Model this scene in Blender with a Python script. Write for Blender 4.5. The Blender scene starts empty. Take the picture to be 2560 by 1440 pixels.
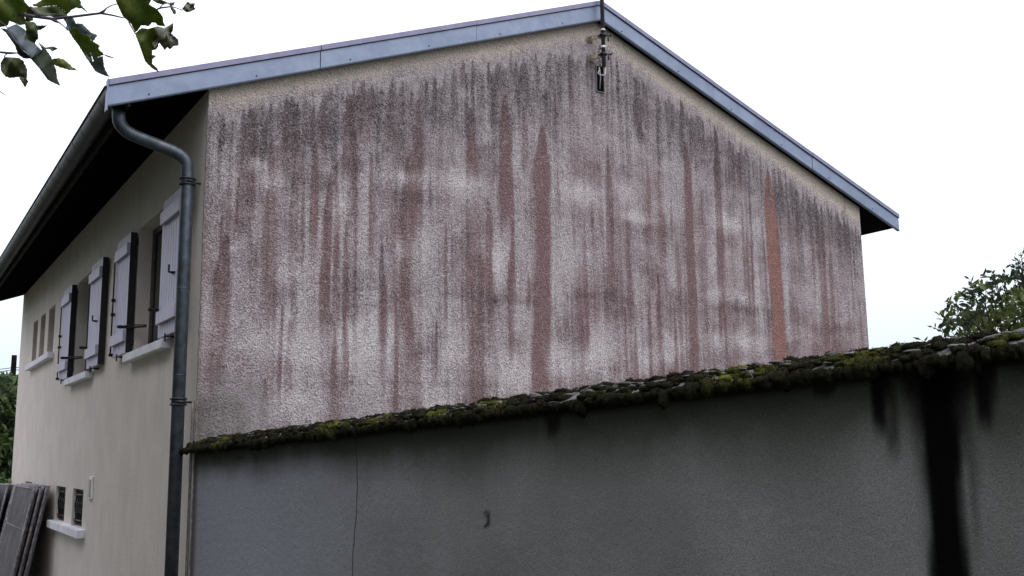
import bpy, bmesh, math, random
import numpy as np
from mathutils import Vector, Matrix
random.seed(7); RNG = np.random.default_rng(7)
S = bpy.context.scene
COL = S.collection

# ---------------------------------------------------------------- camera
YAW, PITCH, ROLL, FPX = .5635, .1626, -.0128, 2491.2
CAM = Vector((-2.0515, -7.811, 0.0))
fw = Vector((math.sin(YAW)*math.cos(PITCH), math.cos(YAW)*math.cos(PITCH), math.sin(PITCH)))
r0 = Vector((math.cos(YAW), -math.sin(YAW), 0)); u0 = r0.cross(fw)
rt = r0*math.cos(ROLL)+u0*math.sin(ROLL); up = u0*math.cos(ROLL)-r0*math.sin(ROLL)
cd = bpy.data.cameras.new('camera'); cam = bpy.data.objects.new('camera', cd); COL.objects.link(cam)
M = Matrix((rt, up, -fw)).transposed().to_4x4(); M.translation = CAM
cam.matrix_world = M
cd.sensor_width = 36; cd.lens = FPX/2560*36; cd.clip_end = 500; cd.clip_start = .05
S.camera = cam
def at(px, py, depth):
    """place in the world seen from the viewpoint, at a depth in metres"""
    return CAM + (fw + rt*((px-1280)/FPX) + up*((720-py)/FPX))*depth

# ---------------------------------------------------------------- sky and light (overcast)
W = bpy.data.worlds.new('World'); S.world = W; W.use_nodes = True
nt = W.node_tree; nt.nodes.clear()
SUN_EL, SUN_AZ = math.radians(50), math.radians(160)   # azimuth clockwise from +Y
sky = nt.nodes.new('ShaderNodeTexSky'); sky.sky_type = 'NISHITA'; sky.sun_disc = False
sky.sun_elevation = SUN_EL; sky.sun_rotation = SUN_AZ; sky.dust_density = 4; sky.air_density = 1; sky.ozone_density = 1
mx = nt.nodes.new('ShaderNodeMix'); mx.data_type = 'RGBA'; mx.inputs[0].default_value = .80
tc = nt.nodes.new('ShaderNodeTexCoord'); sx = nt.nodes.new('ShaderNodeSeparateXYZ'); nt.links.new(tc.outputs['Generated'], sx.inputs[0])
cr_ = nt.nodes.new('ShaderNodeValToRGB'); cr_.color_ramp.elements[0].position = .02; cr_.color_ramp.elements[0].color = (.31, .37, .405, 1)
cr_.color_ramp.elements[1].position = .95; cr_.color_ramp.elements[1].color = (1.0, 1.0, 1.05, 1)     # cloud cover: brighter overhead than at the horizon
e_ = cr_.color_ramp.elements.new(.16); e_.color = (.47, .50, .53, 1)
vm = nt.nodes.new('ShaderNodeVectorMath'); vm.operation = 'SCALE'; vm.inputs['Scale'].default_value = 19.0
nt.links.new(sx.outputs['Z'], cr_.inputs[0]); nt.links.new(cr_.outputs[0], vm.inputs[0]); nt.links.new(vm.outputs[0], mx.inputs[7])
bg = nt.nodes.new('ShaderNodeBackground'); bg.inputs[1].default_value = .12
wo = nt.nodes.new('ShaderNodeOutputWorld')
nt.links.new(sky.outputs[0], mx.inputs[6]); nt.links.new(mx.outputs[2], bg.inputs[0]); nt.links.new(bg.outputs[0], wo.inputs[0])
sd = bpy.data.lights.new('sun', 'SUN'); sd.energy = .7; sd.angle = math.radians(25); sd.color = (1, .97, .93)
so = bpy.data.objects.new('sun', sd); COL.objects.link(so)
sv = Vector((math.sin(SUN_AZ)*math.cos(SUN_EL), math.cos(SUN_AZ)*math.cos(SUN_EL), math.sin(SUN_EL)))
so.rotation_euler = sv.to_track_quat('Z', 'Y').to_euler(); so.location = (0, 0, 30)
S.view_settings.view_transform = 'Standard'; S.view_settings.look = 'None'; S.view_settings.gamma = 1
S.view_settings.exposure = 0.22
S.cycles.use_denoising = True
S.cycles.max_bounces = 6

# ---------------------------------------------------------------- helpers
class MB:
    def __init__(s): s.v = []; s.f = []
    def add(s, V, F):
        n = len(s.v); s.v += [tuple(p) for p in V]; s.f += [tuple(i+n for i in f) for f in F]; return s
    def box(s, x0, x1, y0, y1, z0, z1):
        V = [(x0,y0,z0),(x1,y0,z0),(x1,y1,z0),(x0,y1,z0),(x0,y0,z1),(x1,y0,z1),(x1,y1,z1),(x0,y1,z1)]
        return s.add(V, [(0,3,2,1),(4,5,6,7),(0,1,5,4),(1,2,6,5),(2,3,7,6),(3,0,4,7)])
    def tube(s, pts, r, n=10, cap=True):
        pts = [Vector(p) for p in pts]; m = len(pts)
        rr = r if isinstance(r, (list, tuple)) else [r]*m
        t = (pts[1]-pts[0]).normalized(); a = t.orthogonal().normalized(); V = []
        for i, p in enumerate(pts):
            t2 = ((pts[min(i+1, m-1)]-pts[max(i-1, 0)])).normalized()
            a = (a - t2*a.dot(t2)).normalized(); b = t2.cross(a)
            for k in range(n):
                an = 2*math.pi*k/n; V.append(p+(a*math.cos(an)+b*math.sin(an))*rr[i])
        F = [(i*n+k, i*n+(k+1) % n, (i+1)*n+(k+1) % n, (i+1)*n+k) for i in range(m-1) for k in range(n)]
        if cap: F += [tuple(range(n))[::-1], tuple((m-1)*n+k for k in range(n))]
        return s.add(V, F)
    def prism(s, prof, y0, y1, axis='y'):
        n = len(prof)
        if axis == 'y': V = [(a, y0, b) for a, b in prof]+[(a, y1, b) for a, b in prof]
        else: V = [(y0, a, b) for a, b in prof]+[(y1, a, b) for a, b in prof]
        return s.add(V, [tuple(range(n)), tuple(range(2*n-1, n-1, -1))]+[(k, k+n, (k+1) % n+n, (k+1) % n) for k in range(n)])
    def build(s, name, mat, parent=None, smooth=False, bevel=0):
        me = bpy.data.meshes.new(name); me.from_pydata(s.v, [], s.f)
        bm = bmesh.new(); bm.from_mesh(me); bmesh.ops.recalc_face_normals(bm, faces=bm.faces)
        if bevel: bmesh.ops.bevel(bm, geom=bm.edges[:], offset=bevel, segments=2, affect='EDGES', profile=.6)
        bm.to_mesh(me); bm.free()
        return link(name, me, mat, parent, smooth)
def link(name, me, mat, parent=None, smooth=False):
    for m_ in (mat if isinstance(mat, (list, tuple)) else [mat]): me.materials.append(m_)
    if smooth: me.polygons.foreach_set('use_smooth', [True]*len(me.polygons))
    me.update()
    o = bpy.data.objects.new(name, me); COL.objects.link(o)
    if parent:
        o.parent = parent
        o.matrix_parent_inverse = world(parent).inverted()
    return o
def world(o):
    m = Matrix.LocRotScale(o.location, o.rotation_euler, o.scale)
    return world(o.parent) @ o.matrix_parent_inverse @ m if o.parent else m
def npmesh(name, V, F, mat, parent=None, smooth=True):
    me = bpy.data.meshes.new(name); V = np.asarray(V, np.float32); F = np.asarray(F, np.int32); k = F.shape[1]
    me.vertices.add(len(V)); me.vertices.foreach_set('co', V.ravel())
    me.loops.add(F.size); me.loops.foreach_set('vertex_index', F.ravel())
    me.polygons.add(len(F)); me.polygons.foreach_set('loop_start', np.arange(0, F.size, k, dtype=np.int32))
    me.polygons.foreach_set('loop_total', np.full(len(F), k, np.int32))
    me.update(calc_edges=True); me.validate()
    return link(name, me, mat, parent, smooth)
def attr(o, name, C):
    a = o.data.color_attributes.new(name, 'FLOAT_COLOR', 'POINT')
    C = np.asarray(C, np.float32)
    if C.shape[1] == 3: C = np.c_[C, np.ones(len(C), np.float32)]
    a.data.foreach_set('color', C.ravel())
def empty(name, loc, label, cat, group=None):
    o = bpy.data.objects.new(name, None); COL.objects.link(o); o.location = loc; o.empty_display_size = .2
    return tag(o, label, cat, group)
def tag(o, label, cat, group=None, kind=None):
    o['label'] = label; o['category'] = cat
    if group: o['group'] = group
    if kind: o['kind'] = kind
    return o

def _h(i, j, sd):
    n = (i.astype(np.int64)*374761393+j.astype(np.int64)*668265263+sd*1442695041) & 0x7fffffff
    n = ((n ^ (n >> 13))*1274126177) & 0x7fffffff
    return ((n ^ (n >> 16)) & 0xffff)/65535.
def vn(x, y, sd=0):
    i = np.floor(x); j = np.floor(y); a = x-i; b = y-j; a = a*a*(3-2*a); b = b*b*(3-2*b)
    return (_h(i,j,sd)*(1-a)+_h(i+1,j,sd)*a)*(1-b)+(_h(i,j+1,sd)*(1-a)+_h(i+1,j+1,sd)*a)*b
def fbm(x, y, sd=0, o=4, warp=False):
    s = 0; t = 0
    if warp: x, y = x+.9*vn(x*.7+y*.6, y*.7-x*.6, sd+5), y+.9*vn(x*.6-y*.7+9, y*.6+x*.7, sd+6)
    for k in range(o):
        s = s+vn(x*2**k, y*2**k, sd+k*17)*.5**k; t += .5**k
        if warp: x, y = x*.8-y*.6+3.1, x*.6+y*.8+1.7
    return s/t
def ss(a, b, x):
    t = np.clip((x-a)/(b-a), 0, 1); return t*t*(3-2*t)

# ---------------------------------------------------------------- materials
class N:
    def __init__(s, name):
        s.m = bpy.data.materials.new(name); s.m.use_nodes = True; s.t = s.m.node_tree; s.b = s.t.nodes['Principled BSDF']
        s.out = s.t.nodes['Material Output']; s.co = s.t.nodes.new('ShaderNodeTexCoord').outputs['Object']
    def lk(s, a, b): s.t.links.new(a, b)
    def put(s, sock, v):
        if hasattr(v, 'links'): s.lk(v, sock)
        elif isinstance(v, tuple) and len(v) == 3 and sock.type == 'RGBA': sock.default_value = (*v, 1)
        else: sock.default_value = v
    def mapv(s, sc, rot=(0,0,0)):
        n = s.t.nodes.new('ShaderNodeMapping'); s.lk(s.co, n.inputs[0]); n.inputs['Scale'].default_value = sc; n.inputs['Rotation'].default_value = rot
        return n.outputs[0]
    def noise(s, sc, det=4, rough=.55, vec=None, dist=0):
        n = s.t.nodes.new('ShaderNodeTexNoise'); s.lk(vec or s.co, n.inputs['Vector'])
        n.inputs['Scale'].default_value = sc; n.inputs['Detail'].default_value = det; n.inputs['Roughness'].default_value = rough; n.inputs['Distortion'].default_value = dist
        return n.outputs['Fac']
    def vor(s, sc, vec=None, feat='F1', out='Distance'):
        n = s.t.nodes.new('ShaderNodeTexVoronoi'); n.feature = feat; s.lk(vec or s.co, n.inputs['Vector']); n.inputs['Scale'].default_value = sc
        return n.outputs[out]
    def ramp(s, f, a, b, c0=0., c1=1.):
        n = s.t.nodes.new('ShaderNodeMapRange'); n.interpolation_type = 'SMOOTHSTEP'
        s.lk(f, n.inputs[0]); n.inputs[1].default_value = a; n.inputs[2].default_value = b; n.inputs[3].default_value = c0; n.inputs[4].default_value = c1
        return n.outputs[0]
    def math(s, op, a, b=0., clamp=False):
        n = s.t.nodes.new('ShaderNodeMath'); n.operation = op; n.use_clamp = clamp; s.put(n.inputs[0], a); s.put(n.inputs[1], b); return n.outputs[0]
    def mix(s, f, a, b, bt='MIX'):
        n = s.t.nodes.new('ShaderNodeMix'); n.data_type = 'RGBA'; n.blend_type = bt
        s.put(n.inputs[0], f); s.put(n.inputs[6], a); s.put(n.inputs[7], b); return n.outputs[2]
    def attr(s, name):
        a = s.t.nodes.new('ShaderNodeAttribute'); a.attribute_name = name
        q = s.t.nodes.new('ShaderNodeSeparateColor'); s.lk(a.outputs['Color'], q.inputs[0]); return q.outputs
    def bump(s, h, st, dist=.01):
        n = s.t.nodes.new('ShaderNodeBump'); n.inputs['Strength'].default_value = st; n.inputs['Distance'].default_value = dist
        s.lk(h, n.inputs['Height']); s.lk(n.outputs[0], s.b.inputs['Normal'])
    def col(s, c): s.put(s.b.inputs['Base Color'], c)
    def set(s, rough=.8, metal=0, spec=.5):
        s.b.inputs['Roughness'].default_value = rough; s.b.inputs['Metallic'].default_value = metal
        s.b.inputs['Specular IOR Level'].default_value = spec; return s.m
def simple(name, c, rough=.6, metal=0, var=.25, sc=12, bump=0, bsc=60, spec=.5):
    n = N(name); f = n.noise(sc, 5); lo = tuple(x*(1-var) for x in c); hi = tuple(min(1, x*(1+var)) for x in c)
    n.col(n.mix(n.ramp(f, .3, .7), lo, hi))
    if bump: n.bump(n.noise(bsc, 4), bump, .004)
    return n.set(rough, metal, spec)

# gable roughcast with algae and rust coloured run-off
n = N('stained_roughcast'); a = n.attr('stain'); b2 = n.attr('tint')
grit = n.noise(28, 3, .7, dist=2.0); grit2 = n.noise(85, 2, .6); v = n.vor(60)
g = n.math('ADD', n.math('MULTIPLY', grit, .6), n.math('MULTIPLY', grit2, .4))
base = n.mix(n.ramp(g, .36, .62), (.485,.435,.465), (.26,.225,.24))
base = n.mix(n.math('MULTIPLY', a[2], .85), base, n.mix(n.ramp(g, .40, .66), (.68,.635,.655), (.37,.335,.35)))
base = n.mix(b2[1], base, n.mix(n.ramp(g, .38, .62), (.62,.53,.485), (.48,.405,.365)))
st = n.noise(1, 4, .6, vec=n.mapv((42, 42, 2.0))); gs = n.math('SUBTRACT', g, .5)
rustc = n.mix(b2[2], (.150,.074,.080), (.235,.088,.066))
rf = n.math('ADD', a[0], n.math('MULTIPLY', gs, .8)); rf = n.math('MULTIPLY', n.ramp(rf, .0, .95), n.ramp(a[0], .0, .25))
c = n.mix(n.math('MULTIPLY', rf, .84), base, rustc)
sv_ = n.math('ADD', a[1], n.math('MULTIPLY', n.math('SUBTRACT', st, .5), .40))
gf = n.math('MULTIPLY', n.ramp(sv_, .08, 1.05), n.ramp(a[1], .0, .22))
c = n.mix(n.math('MULTIPLY', gf, .70), c, (.070,.058,.066))
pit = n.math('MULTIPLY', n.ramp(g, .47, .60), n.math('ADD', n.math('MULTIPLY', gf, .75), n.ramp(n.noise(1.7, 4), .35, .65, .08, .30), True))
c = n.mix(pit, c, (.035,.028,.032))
spk = n.math('MULTIPLY', n.ramp(g, .47, .36), n.math('MULTIPLY', n.math('MAXIMUM', gf, rf), .36))
c = n.mix(spk, c, (.55,.50,.50))
c = n.mix(n.math('MULTIPLY', b2[0], n.ramp(g, .38, .56, 1, .25)), c, (.05,.055,.035))
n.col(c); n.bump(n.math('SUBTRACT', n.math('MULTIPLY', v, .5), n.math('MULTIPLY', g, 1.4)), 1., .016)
M_GABLE = n.set(.92, 0, .25)

n = N('beige_render'); f = n.noise(2.2, 5); f2 = n.noise(1, 4, vec=n.mapv((9, 9, .9))); pits = n.noise(38, 3, .7)
c = n.mix(n.ramp(f, .3, .7), (.69,.615,.58), (.77,.69,.655)); c = n.mix(n.ramp(f2, .48, .74, 0, .28), c, (.51,.47,.48))
c = n.mix(n.ramp(pits, .62, .72, 0, .4), c, (.18,.15,.13))
n.col(c); n.bump(n.math('ADD', pits, n.math('MULTIPLY', n.noise(110, 3), .5)), .7, .006); M_FACADE = n.set(.92, 0, .2)

n = N('garden_wall_render'); a = n.attr('stain')
f = n.noise(1.6, 5); f2 = n.noise(7, 5, .6); fine = n.noise(160, 3, .7)
c = n.mix(n.ramp(f, .3, .7), (.255,.257,.262), (.32,.321,.328)); c = n.mix(n.ramp(f2, .35, .75, 0, .5), c, (.27,.271,.266))
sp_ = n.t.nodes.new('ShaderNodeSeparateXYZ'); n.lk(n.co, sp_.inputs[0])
c = n.mix(n.math('MULTIPLY', n.ramp(n.math('ADD', sp_.outputs['Y'], n.math('MULTIPLY', f, 1.5)), -3.2, -.2), .75), c, (.43,.445,.52))  # bluer, lighter tint toward the house paints in its more open sky light
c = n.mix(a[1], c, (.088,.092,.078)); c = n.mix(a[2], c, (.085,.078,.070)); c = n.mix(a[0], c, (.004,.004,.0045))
c = n.mix(n.ramp(fine, .35, .65, .35, 0.), c, (.03,.03,.03)); c = n.mix(n.ramp(n.noise(95, 2), .62, .72, 0, .10), c, (.40,.40,.41)); c = n.mix(a[0], c, (.004,.004,.004))
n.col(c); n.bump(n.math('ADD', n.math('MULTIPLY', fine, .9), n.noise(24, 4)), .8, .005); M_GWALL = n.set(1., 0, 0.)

n = N('zinc_blue_trim'); f = n.noise(5, 6, .65); sc_ = n.noise(1, 5, .7, vec=n.mapv((9, 9, 30), (0, .3, 0)))
c = n.mix(n.ramp(f, .3, .7), (.165,.205,.31), (.225,.27,.385)); c = n.mix(n.ramp(sc_, .58, .74, 0, .45), c, (.30,.36,.54))
n.col(c); n.bump(n.noise(3, 2), .15, .01); M_ZINC = n.set(.42, .25, .5)
n = N('zinc_lip'); n.col(n.mix(n.ramp(n.noise(8, 5), .3, .7), (.17,.17,.28), (.22,.215,.34))); M_LIP = n.set(.5, .2)
M_PIPE = simple('weathered_zinc_pipe', (.070,.085,.108), .45, .5, .3, 14, .25, 40)
M_PIPEB = simple('pipe_band', (.05,.055,.07), .5, .5)
M_GUT = simple('gutter_brown_zinc', (.055,.05,.057), .5, .4, .3, 9, .2, 40)
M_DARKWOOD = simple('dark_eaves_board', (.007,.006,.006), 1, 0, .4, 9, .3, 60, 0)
M_EDGEBOARD = simple('eaves_edge_board', (.035,.03,.03), .9, 0, .5, 14, .4, 60, .1)
M_TILE = simple('roof_tile', (.16,.10,.075), .85, 0, .35, 3, .5, 20)
n = N('lilac_grey_paint'); f = n.noise(1, 5, .6, vec=n.mapv((20, 20, 2)))
n.col(n.mix(n.ramp(f, .3, .7), (.47,.435,.61), (.56,.515,.70))); n.bump(f, .2, .003); M_SHUT = n.set(.5, 0, .5)
M_GREYP = simple('grey_purple_paint', (.12,.105,.13), .6, 0, .15)
M_IRON = simple('black_iron', (.012,.012,.014), .5, .3)
M_SILL = simple('painted_stone_sill', (.80,.79,.88), .75, 0, .12, 6, .3)
M_FRAME = simple('window_frame', (.10,.09,.085), .6)
M_SLOT = simple('dull_brown_panel', (.085,.06,.055), .7, 0, .3, 5)
n = N('dark_glass'); n.col((.008,.008,.009)); M_GLASS = n.set(.15, 0, .25)
M_VENT = simple('white_plastic', (.86,.84,.86), .5, 0, .06)
M_VENT2 = simple('vent_slats', (.33,.32,.33), .6, 0, .1)
M_STEEL = simple('mast_steel', (.07,.065,.08), .45, .5, .3)
M_TAPE = simple('white_tape', (.7,.68,.72), .5, 0, .05)
M_BRACK = simple('weathered_bracket', (.30,.25,.19), .75, .1, .35, 60, .4)
M_CABLE = simple('cable_white', (.50,.48,.50), .5)
M_MORTAR = simple('grey_mortar', (.15,.14,.13), .9, 0, .3, 30, .5)

# ---------------------------------------------------------------- ground
gm = N('ground_gravel'); f = gm.noise(3, 8, .7); gm.col(gm.mix(gm.ramp(f, .35, .65), (.045,.055,.03), (.085,.085,.06))); gm.bump(gm.noise(40, 5), .6, .02)
mb = MB(); mb.add([(-150,-150,-2),(150,-150,-2),(150,150,-2),(-150,150,-2)], [(0,1,2,3)])
o = mb.build('ground', gm.set(.95)); o['kind'] = 'structure'

# ---------------------------------------------------------------- house
WD, L, XR = 7.95, 12.1, 3.96                # gable width, depth, ridge x
GZ = -2.0                                   # ground
SL, ZR = .3766, 4.60                        # roof slope, ridge top
ztop = lambda x: ZR-SL*np.abs(x-XR)
zsof = lambda x: ztop(x)-.19
house = empty('house', (0, 0, GZ), 'beige house with stained roughcast gable, blue roof trim and lilac shutters', 'house')

# gable wall, dense sheet so its run-off marks can be shaped
nx, nz = 860, 300
xs = np.linspace(0, WD, nx); tt = np.linspace(0, 1, nz)
X = np.repeat(xs[:, None], nz, 1); zt_ = zsof(xs)+.004
Z = -.35+(zt_[:, None]+.35)*tt[None, :]
D = zt_[:, None]-Z
x, z, d = X.ravel(), Z.ravel(), D.ravel()
clean = .05+.05*vn(x*1.1, x*0, 3)+.05*vn(x*14, x*0, 5)+.05*vn(x*40, x*0, 8)+.05*ss(3.2, 5.2, x)
start = clean-.02+.15*vn(x*22, x*0, 5)*vn(x*8, x*0, 6)+.12*vn(x*50, x*0, 9)+.10*np.exp(-((x-3.75)/.25)**2)
on = ss(start, start+.14, d)
cols = fbm(x*9, z*.18, 111, 3)-.5; cols2 = fbm(x*3.5, z*.35, 121, 3)-.5; low = ss(.8, 1.8, d)*np.exp(-((x-2.6)/1.9)**2)+.45*ss(.8, 1.8, d)
nz_ = lambda *a: (fbm(*a)-.5)*4
fine = (vn(x*75, z*1.3, 13)-.5)*2; streak = nz_(x*27, z*.8, 11, 4); broad = nz_(x*8, z*.45, 21, 3); blot = nz_(x*3.6, z*4.2, 31, 5, True)*1.15; blot2 = nz_(x*1.3, z*1.7, 41, 3, True)*1.15
topband = np.exp(-((d-.50)/.36)**2)
grime = on*(.33+.12*fine+.15*streak+.13*blot+.10*blot2+.12*cols*4*low*.5+.22*topband-.13*ss(.8, 1.7, d)-.05*ss(4.5, 6.5, x))
rust = on*(.25+.08*fine*ss(.4,1,d)+.13*broad+.17*cols*4*low+.10*blot+.08*blot2+.10*ss(.6, 1.6, d)+.05*ss(4, 7, x))
pale = np.clip(.10+.22*blot2-.16*blot-.10*streak-.10*broad, 0, .5)*ss(.7, 1.2, d); green = np.zeros_like(x); orange = np.zeros_like(x)
SP = [(0.19,-0.076,1.75,0.49,0.16,0.6,0.55),(0.36,-0.036,2.85,1.84,0.149,0.5,0.4),(0.7,-0.006,3.0,2.51,0.105,0.2,0.5),(0.92,-0.005,2.66,1.7,0.078,0.7,0.3),(1.06,-0.041,2.4,1.1,0.086,0.7,0.4),(1.23,-0.016,3.12,2.44,0.105,0.7,0.3),(1.34,-0.011,3.27,2.67,0.171,0.6,0.4),(1.44,0.005,3.25,2.77,0.077,0.4,0.4),(1.89,0.004,3.2,1.87,0.105,0.8,0.3),(1.79,-0.029,2.64,0.59,0.117,0.7,0.4),(2.37,-0.006,3.67,3.43,0.052,0.6,0.6),(2.45,0.008,3.22,2.54,0.113,0.8,0.25),(2.84,-0.031,3.42,2.12,0.153,0.95,0.3),(3.04,0.008,3.31,2.7,0.074,0.5,0.4),(3.26,-0.026,3.18,0.85,0.177,1.05,0.12),(3.02,0.01,3.74,3.47,0.047,0.3,0.6),(4.07,-0.01,3.11,1.69,0.092,0.5,0.4),(4.49,0.059,3.41,3.14,0.087,0.2,0.7),(5.15,-0.004,3.3,0.67,0.103,0.9,0.2),(5.6,-0.03,3.51,1.37,0.10,0.6,0.4),(6.39,0.06,3.16,0.5,0.20,1.0,0.05),(7.19,0.033,2.74,1.23,0.111,0.5,0.2),(7.38,-0.049,2.44,1.19,0.084,0.5,0.2),(0.54,-0.006,0.61,0.24,0.039,0.3,0.6),(1.55,-0.009,1.8,0.79,0.053,0.4,0.4),(2.63,0.009,2.37,1.2,0.061,0.6,0.2),(4.75,0.039,2.69,2.35,0.066,0.3,0.3),(7.69,-0.006,3.12,1.98,0.059,0.3,0.4),(3.15,0.007,1.23,0.47,0.136,0.6,0.1),(5.93,0.002,3.31,2.89,0.075,0.5,0.3),(4.95,0.033,2.19,1.76,0.078,0.3,0.2),(3.85,0.011,2.49,1.91,0.05,0.3,0.3)]
rr_ = np.random.default_rng(3)
for k in range(190):                          # smaller nameless runs just below the verge
    xx = rr_.uniform(.1, 7.85); zz = float(zsof(xx))-rr_.uniform(.13, .38)-(.4*rr_.random() if k % 3 == 0 else 0)
    SP.append((xx, rr_.uniform(-.01, .01), zz, zz-rr_.uniform(.12, .7), rr_.uniform(.018, .042), rr_.uniform(0, .4), rr_.uniform(.25, .75)))
for k in range(150):
    xx = rr_.uniform(.1, 7.85); zz = rr_.uniform(1.0, 3.0)
    SP.append((xx, 0, min(zz, float(zsof(xx))-.3), min(zz, float(zsof(xx))-.3)-rr_.uniform(.3, 1.3), rr_.uniform(.014, .05), rr_.uniform(.15, .6), rr_.uniform(0, .35)))
for (sx, dx, z0, z1, w, rs, ds) in SP:
    Ls = z0-z1; t = (z0-z)/Ls
    sel = (t > -.02) & (t < 1.5) & (np.abs(x-sx) < .5)
    ts = np.clip(t[sel], 0, 2); zz = z[sel]
    wid = w*.58*np.clip(ts*Ls/min(.42, Ls*.5), 0, 1)**.75+.001
    wid = wid*(.85+.3*vn(zz*3, zz*0+sx*9, 51))
    cx_ = sx+dx*ts+.012*(vn(zz*3, zz*0+sx*7, 61)-.5)
    edge = np.abs(x[sel]-cx_)+.010*(vn(x[sel]*60, zz*9, 71)-.5)
    m = (1-ss(wid*.50, wid*1.05+.012, edge))*ss(0, .02, ts)*(1-ss(.72, 1.3, ts))
    m = m*(.55+.35*vn(x[sel]*34, zz*2, 81)+.35*fbm(x[sel]*7, zz*3.2, 83, 3, True))
    rust[sel] = np.maximum(rust[sel], 0)*(1-.3*m)+min(1.1, rs*1.15)*m*.80; pale[sel] *= 1-m
    grime[sel] = np.maximum(grime[sel], 0)*(1-.6*m*min(1, rs))+ds*m*(1.0*np.exp(-ts*2.2)+.26)
    if rs == 1.0 and w == .20: orange[sel] = np.maximum(orange[sel], m)
BL = [(2.45,1.71,.39,.34,.5,.5,0),(2.32,1.4,.56,.07,.3,.8,0),(1.34,1.4,.34,.16,.3,.8,0),(2.93,1.4,.32,.05,.3,.7,0),(.43,1.59,.17,.36,.2,.6,0),(.35,2.11,.08,.37,.2,.6,0),(.61,1.34,.1,.2,.2,.4,0),(.32,1.12,.1,.13,.1,.5,0),(4.22,1.41,.58,.2,.5,.5,0),(4.23,1.74,.32,.21,.3,.4,0),(4.41,2.22,.32,.15,.1,.5,0),(5.96,1.51,.5,.06,.1,.9,0),(2.08,.6,.75,.03,.3,.7,0),(1.,.55,.21,.03,.1,.5,0),(.79,.69,.14,.05,.5,.3,0),(.61,.69,.07,.06,.3,.4,0),(7.38,1.38,.43,.07,.6,.8,0),(7.15,1.09,.85,.14,1.,0,0),(3.32,.63,.23,.15,.7,.1,0),(2.61,.43,.26,.07,.5,.1,0),(4.5,.8,.43,.1,.6,.2,0),(1.72,2.22,.24,.11,0,.3,0),(1.56,2.45,.36,.05,0,.5,0),(2.16,3.04,.52,.19,0,.5,0),(.6,2.8,.54,.21,0,.6,0),(3.24,3.43,.44,.25,0,.35,0),(3.62,2.99,.25,.07,0,.7,0),(4.3,3.67,.44,.26,0,.3,0),(4.83,3.18,.52,.18,0,.5,0),(.07,2.68,.1,.13,0,.5,0),(6.24,2.79,.39,.24,0,.35,0),(7.24,2.81,.5,.2,0,.3,0),(2.12,2.25,.64,.07,.1,.6,0),(3.79,2.3,.3,.07,.1,.45,0),(3.92,1.51,.62,.05,.2,.5,0),(.15,.25,.26,.24,0,.9,1),(3.67,3.3,.62,.25,.1,.2,0),
(1.76,2.43,.24,.08,0,0,-1),(2.29,2.46,.26,.11,0,0,-.9),(.41,2.36,.08,.07,0,0,-.9),(.55,2.24,.14,.1,0,0,-.5),(3.7,2.55,.25,.16,0,0,-.7),(4.46,2.37,.33,.05,0,0,-.8),(4.26,2.62,.16,.13,0,0,-.6),(2.71,1.77,.11,.23,0,0,-.9),(2.97,1.45,.08,.23,0,0,-.7),(3.54,1.88,.29,.24,0,0,-.7),(2.28,.92,.19,.18,0,0,-.9),(1.69,.93,.1,.21,0,0,-.8),(1.28,.88,.22,.17,0,0,-.8),(.34,.27,.29,.09,0,0,-.3),(.72,.85,.21,.13,0,0,-.6),(.45,.91,.13,.1,0,0,-.6),(2.92,.73,.27,.22,0,0,-.8),(3.51,.86,.39,.23,0,0,-.8),(4.,1.04,.2,.24,0,0,-.6),(4.83,1.08,.33,.21,0,0,-.6),(5.81,1.17,.43,.11,0,0,-.8),(5.78,2.46,.44,.14,0,0,-.6),(5.72,1.64,.37,.09,0,0,-.6),(.13,.95,.06,.19,0,0,-.5),(.15,2.25,.1,.2,0,0,-.5),(1.15,2.15,.11,.21,0,0,-.4),(.7,1.45,.14,.1,0,0,-.5),(1.17,1.01,.11,.1,0,0,-.6),(.86,.4,.24,.13,0,0,-.7),(1.96,1.81,.12,.22,0,0,-.8),(1.72,1.78,.06,.11,0,0,-.7),(4.91,2.53,.23,.13,0,0,-.5),(7.44,2.74,.14,.15,0,0,-.4),(7.21,1.75,.21,.29,0,0,-.4),(4.61,.9,.27,.12,0,0,-.5)]
for (bx, bz, sx, sz, rs, ds, k) in BL:
    e_ = ((x-bx)/sx)**2+((z-bz)/sz)**2
    m = np.exp(-e_*(.35+1.5*fbm(x*6, z*6, 91, 3, True)))
    m = m*(.45+1.1*fbm(x*12, z*3.5, 101))
    if k < 0:
        grime -= -k*m*.45; rust -= -k*m*.38; pale += -k*m*.6
    else:
        grime += ds*m*.30*on; rust += rs*m*.36*on
    if k == 1: green = np.maximum(green, np.clip(m*2.6, 0, 1)*.9)
sheltered = 1-ss(clean-.02, clean+.10, d)
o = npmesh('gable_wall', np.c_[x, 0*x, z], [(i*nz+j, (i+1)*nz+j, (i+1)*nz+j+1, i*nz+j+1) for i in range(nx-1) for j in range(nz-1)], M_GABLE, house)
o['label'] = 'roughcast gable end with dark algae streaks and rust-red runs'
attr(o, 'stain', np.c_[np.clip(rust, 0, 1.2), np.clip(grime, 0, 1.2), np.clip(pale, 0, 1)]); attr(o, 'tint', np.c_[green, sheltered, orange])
mb = MB()                                    # the rest of the shell
zc = float(zsof(0)); zr_ = float(zsof(XR))
mb.add([(0,0,GZ),(WD,0,GZ),(WD,0,-.35),(0,0,-.35)], [(0,1,2,3)])
mb.add([(WD,0,GZ),(WD,L,GZ),(WD,L,zc),(WD,0,zc)], [(0,1,2,3)])
mb.add([(WD,L,GZ),(0,L,GZ),(0,L,zc),(XR,L,zr_),(WD,L,zc)], [(0,1,2,3,4)])
mb.build('rear_wall', M_FACADE, house)

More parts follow.
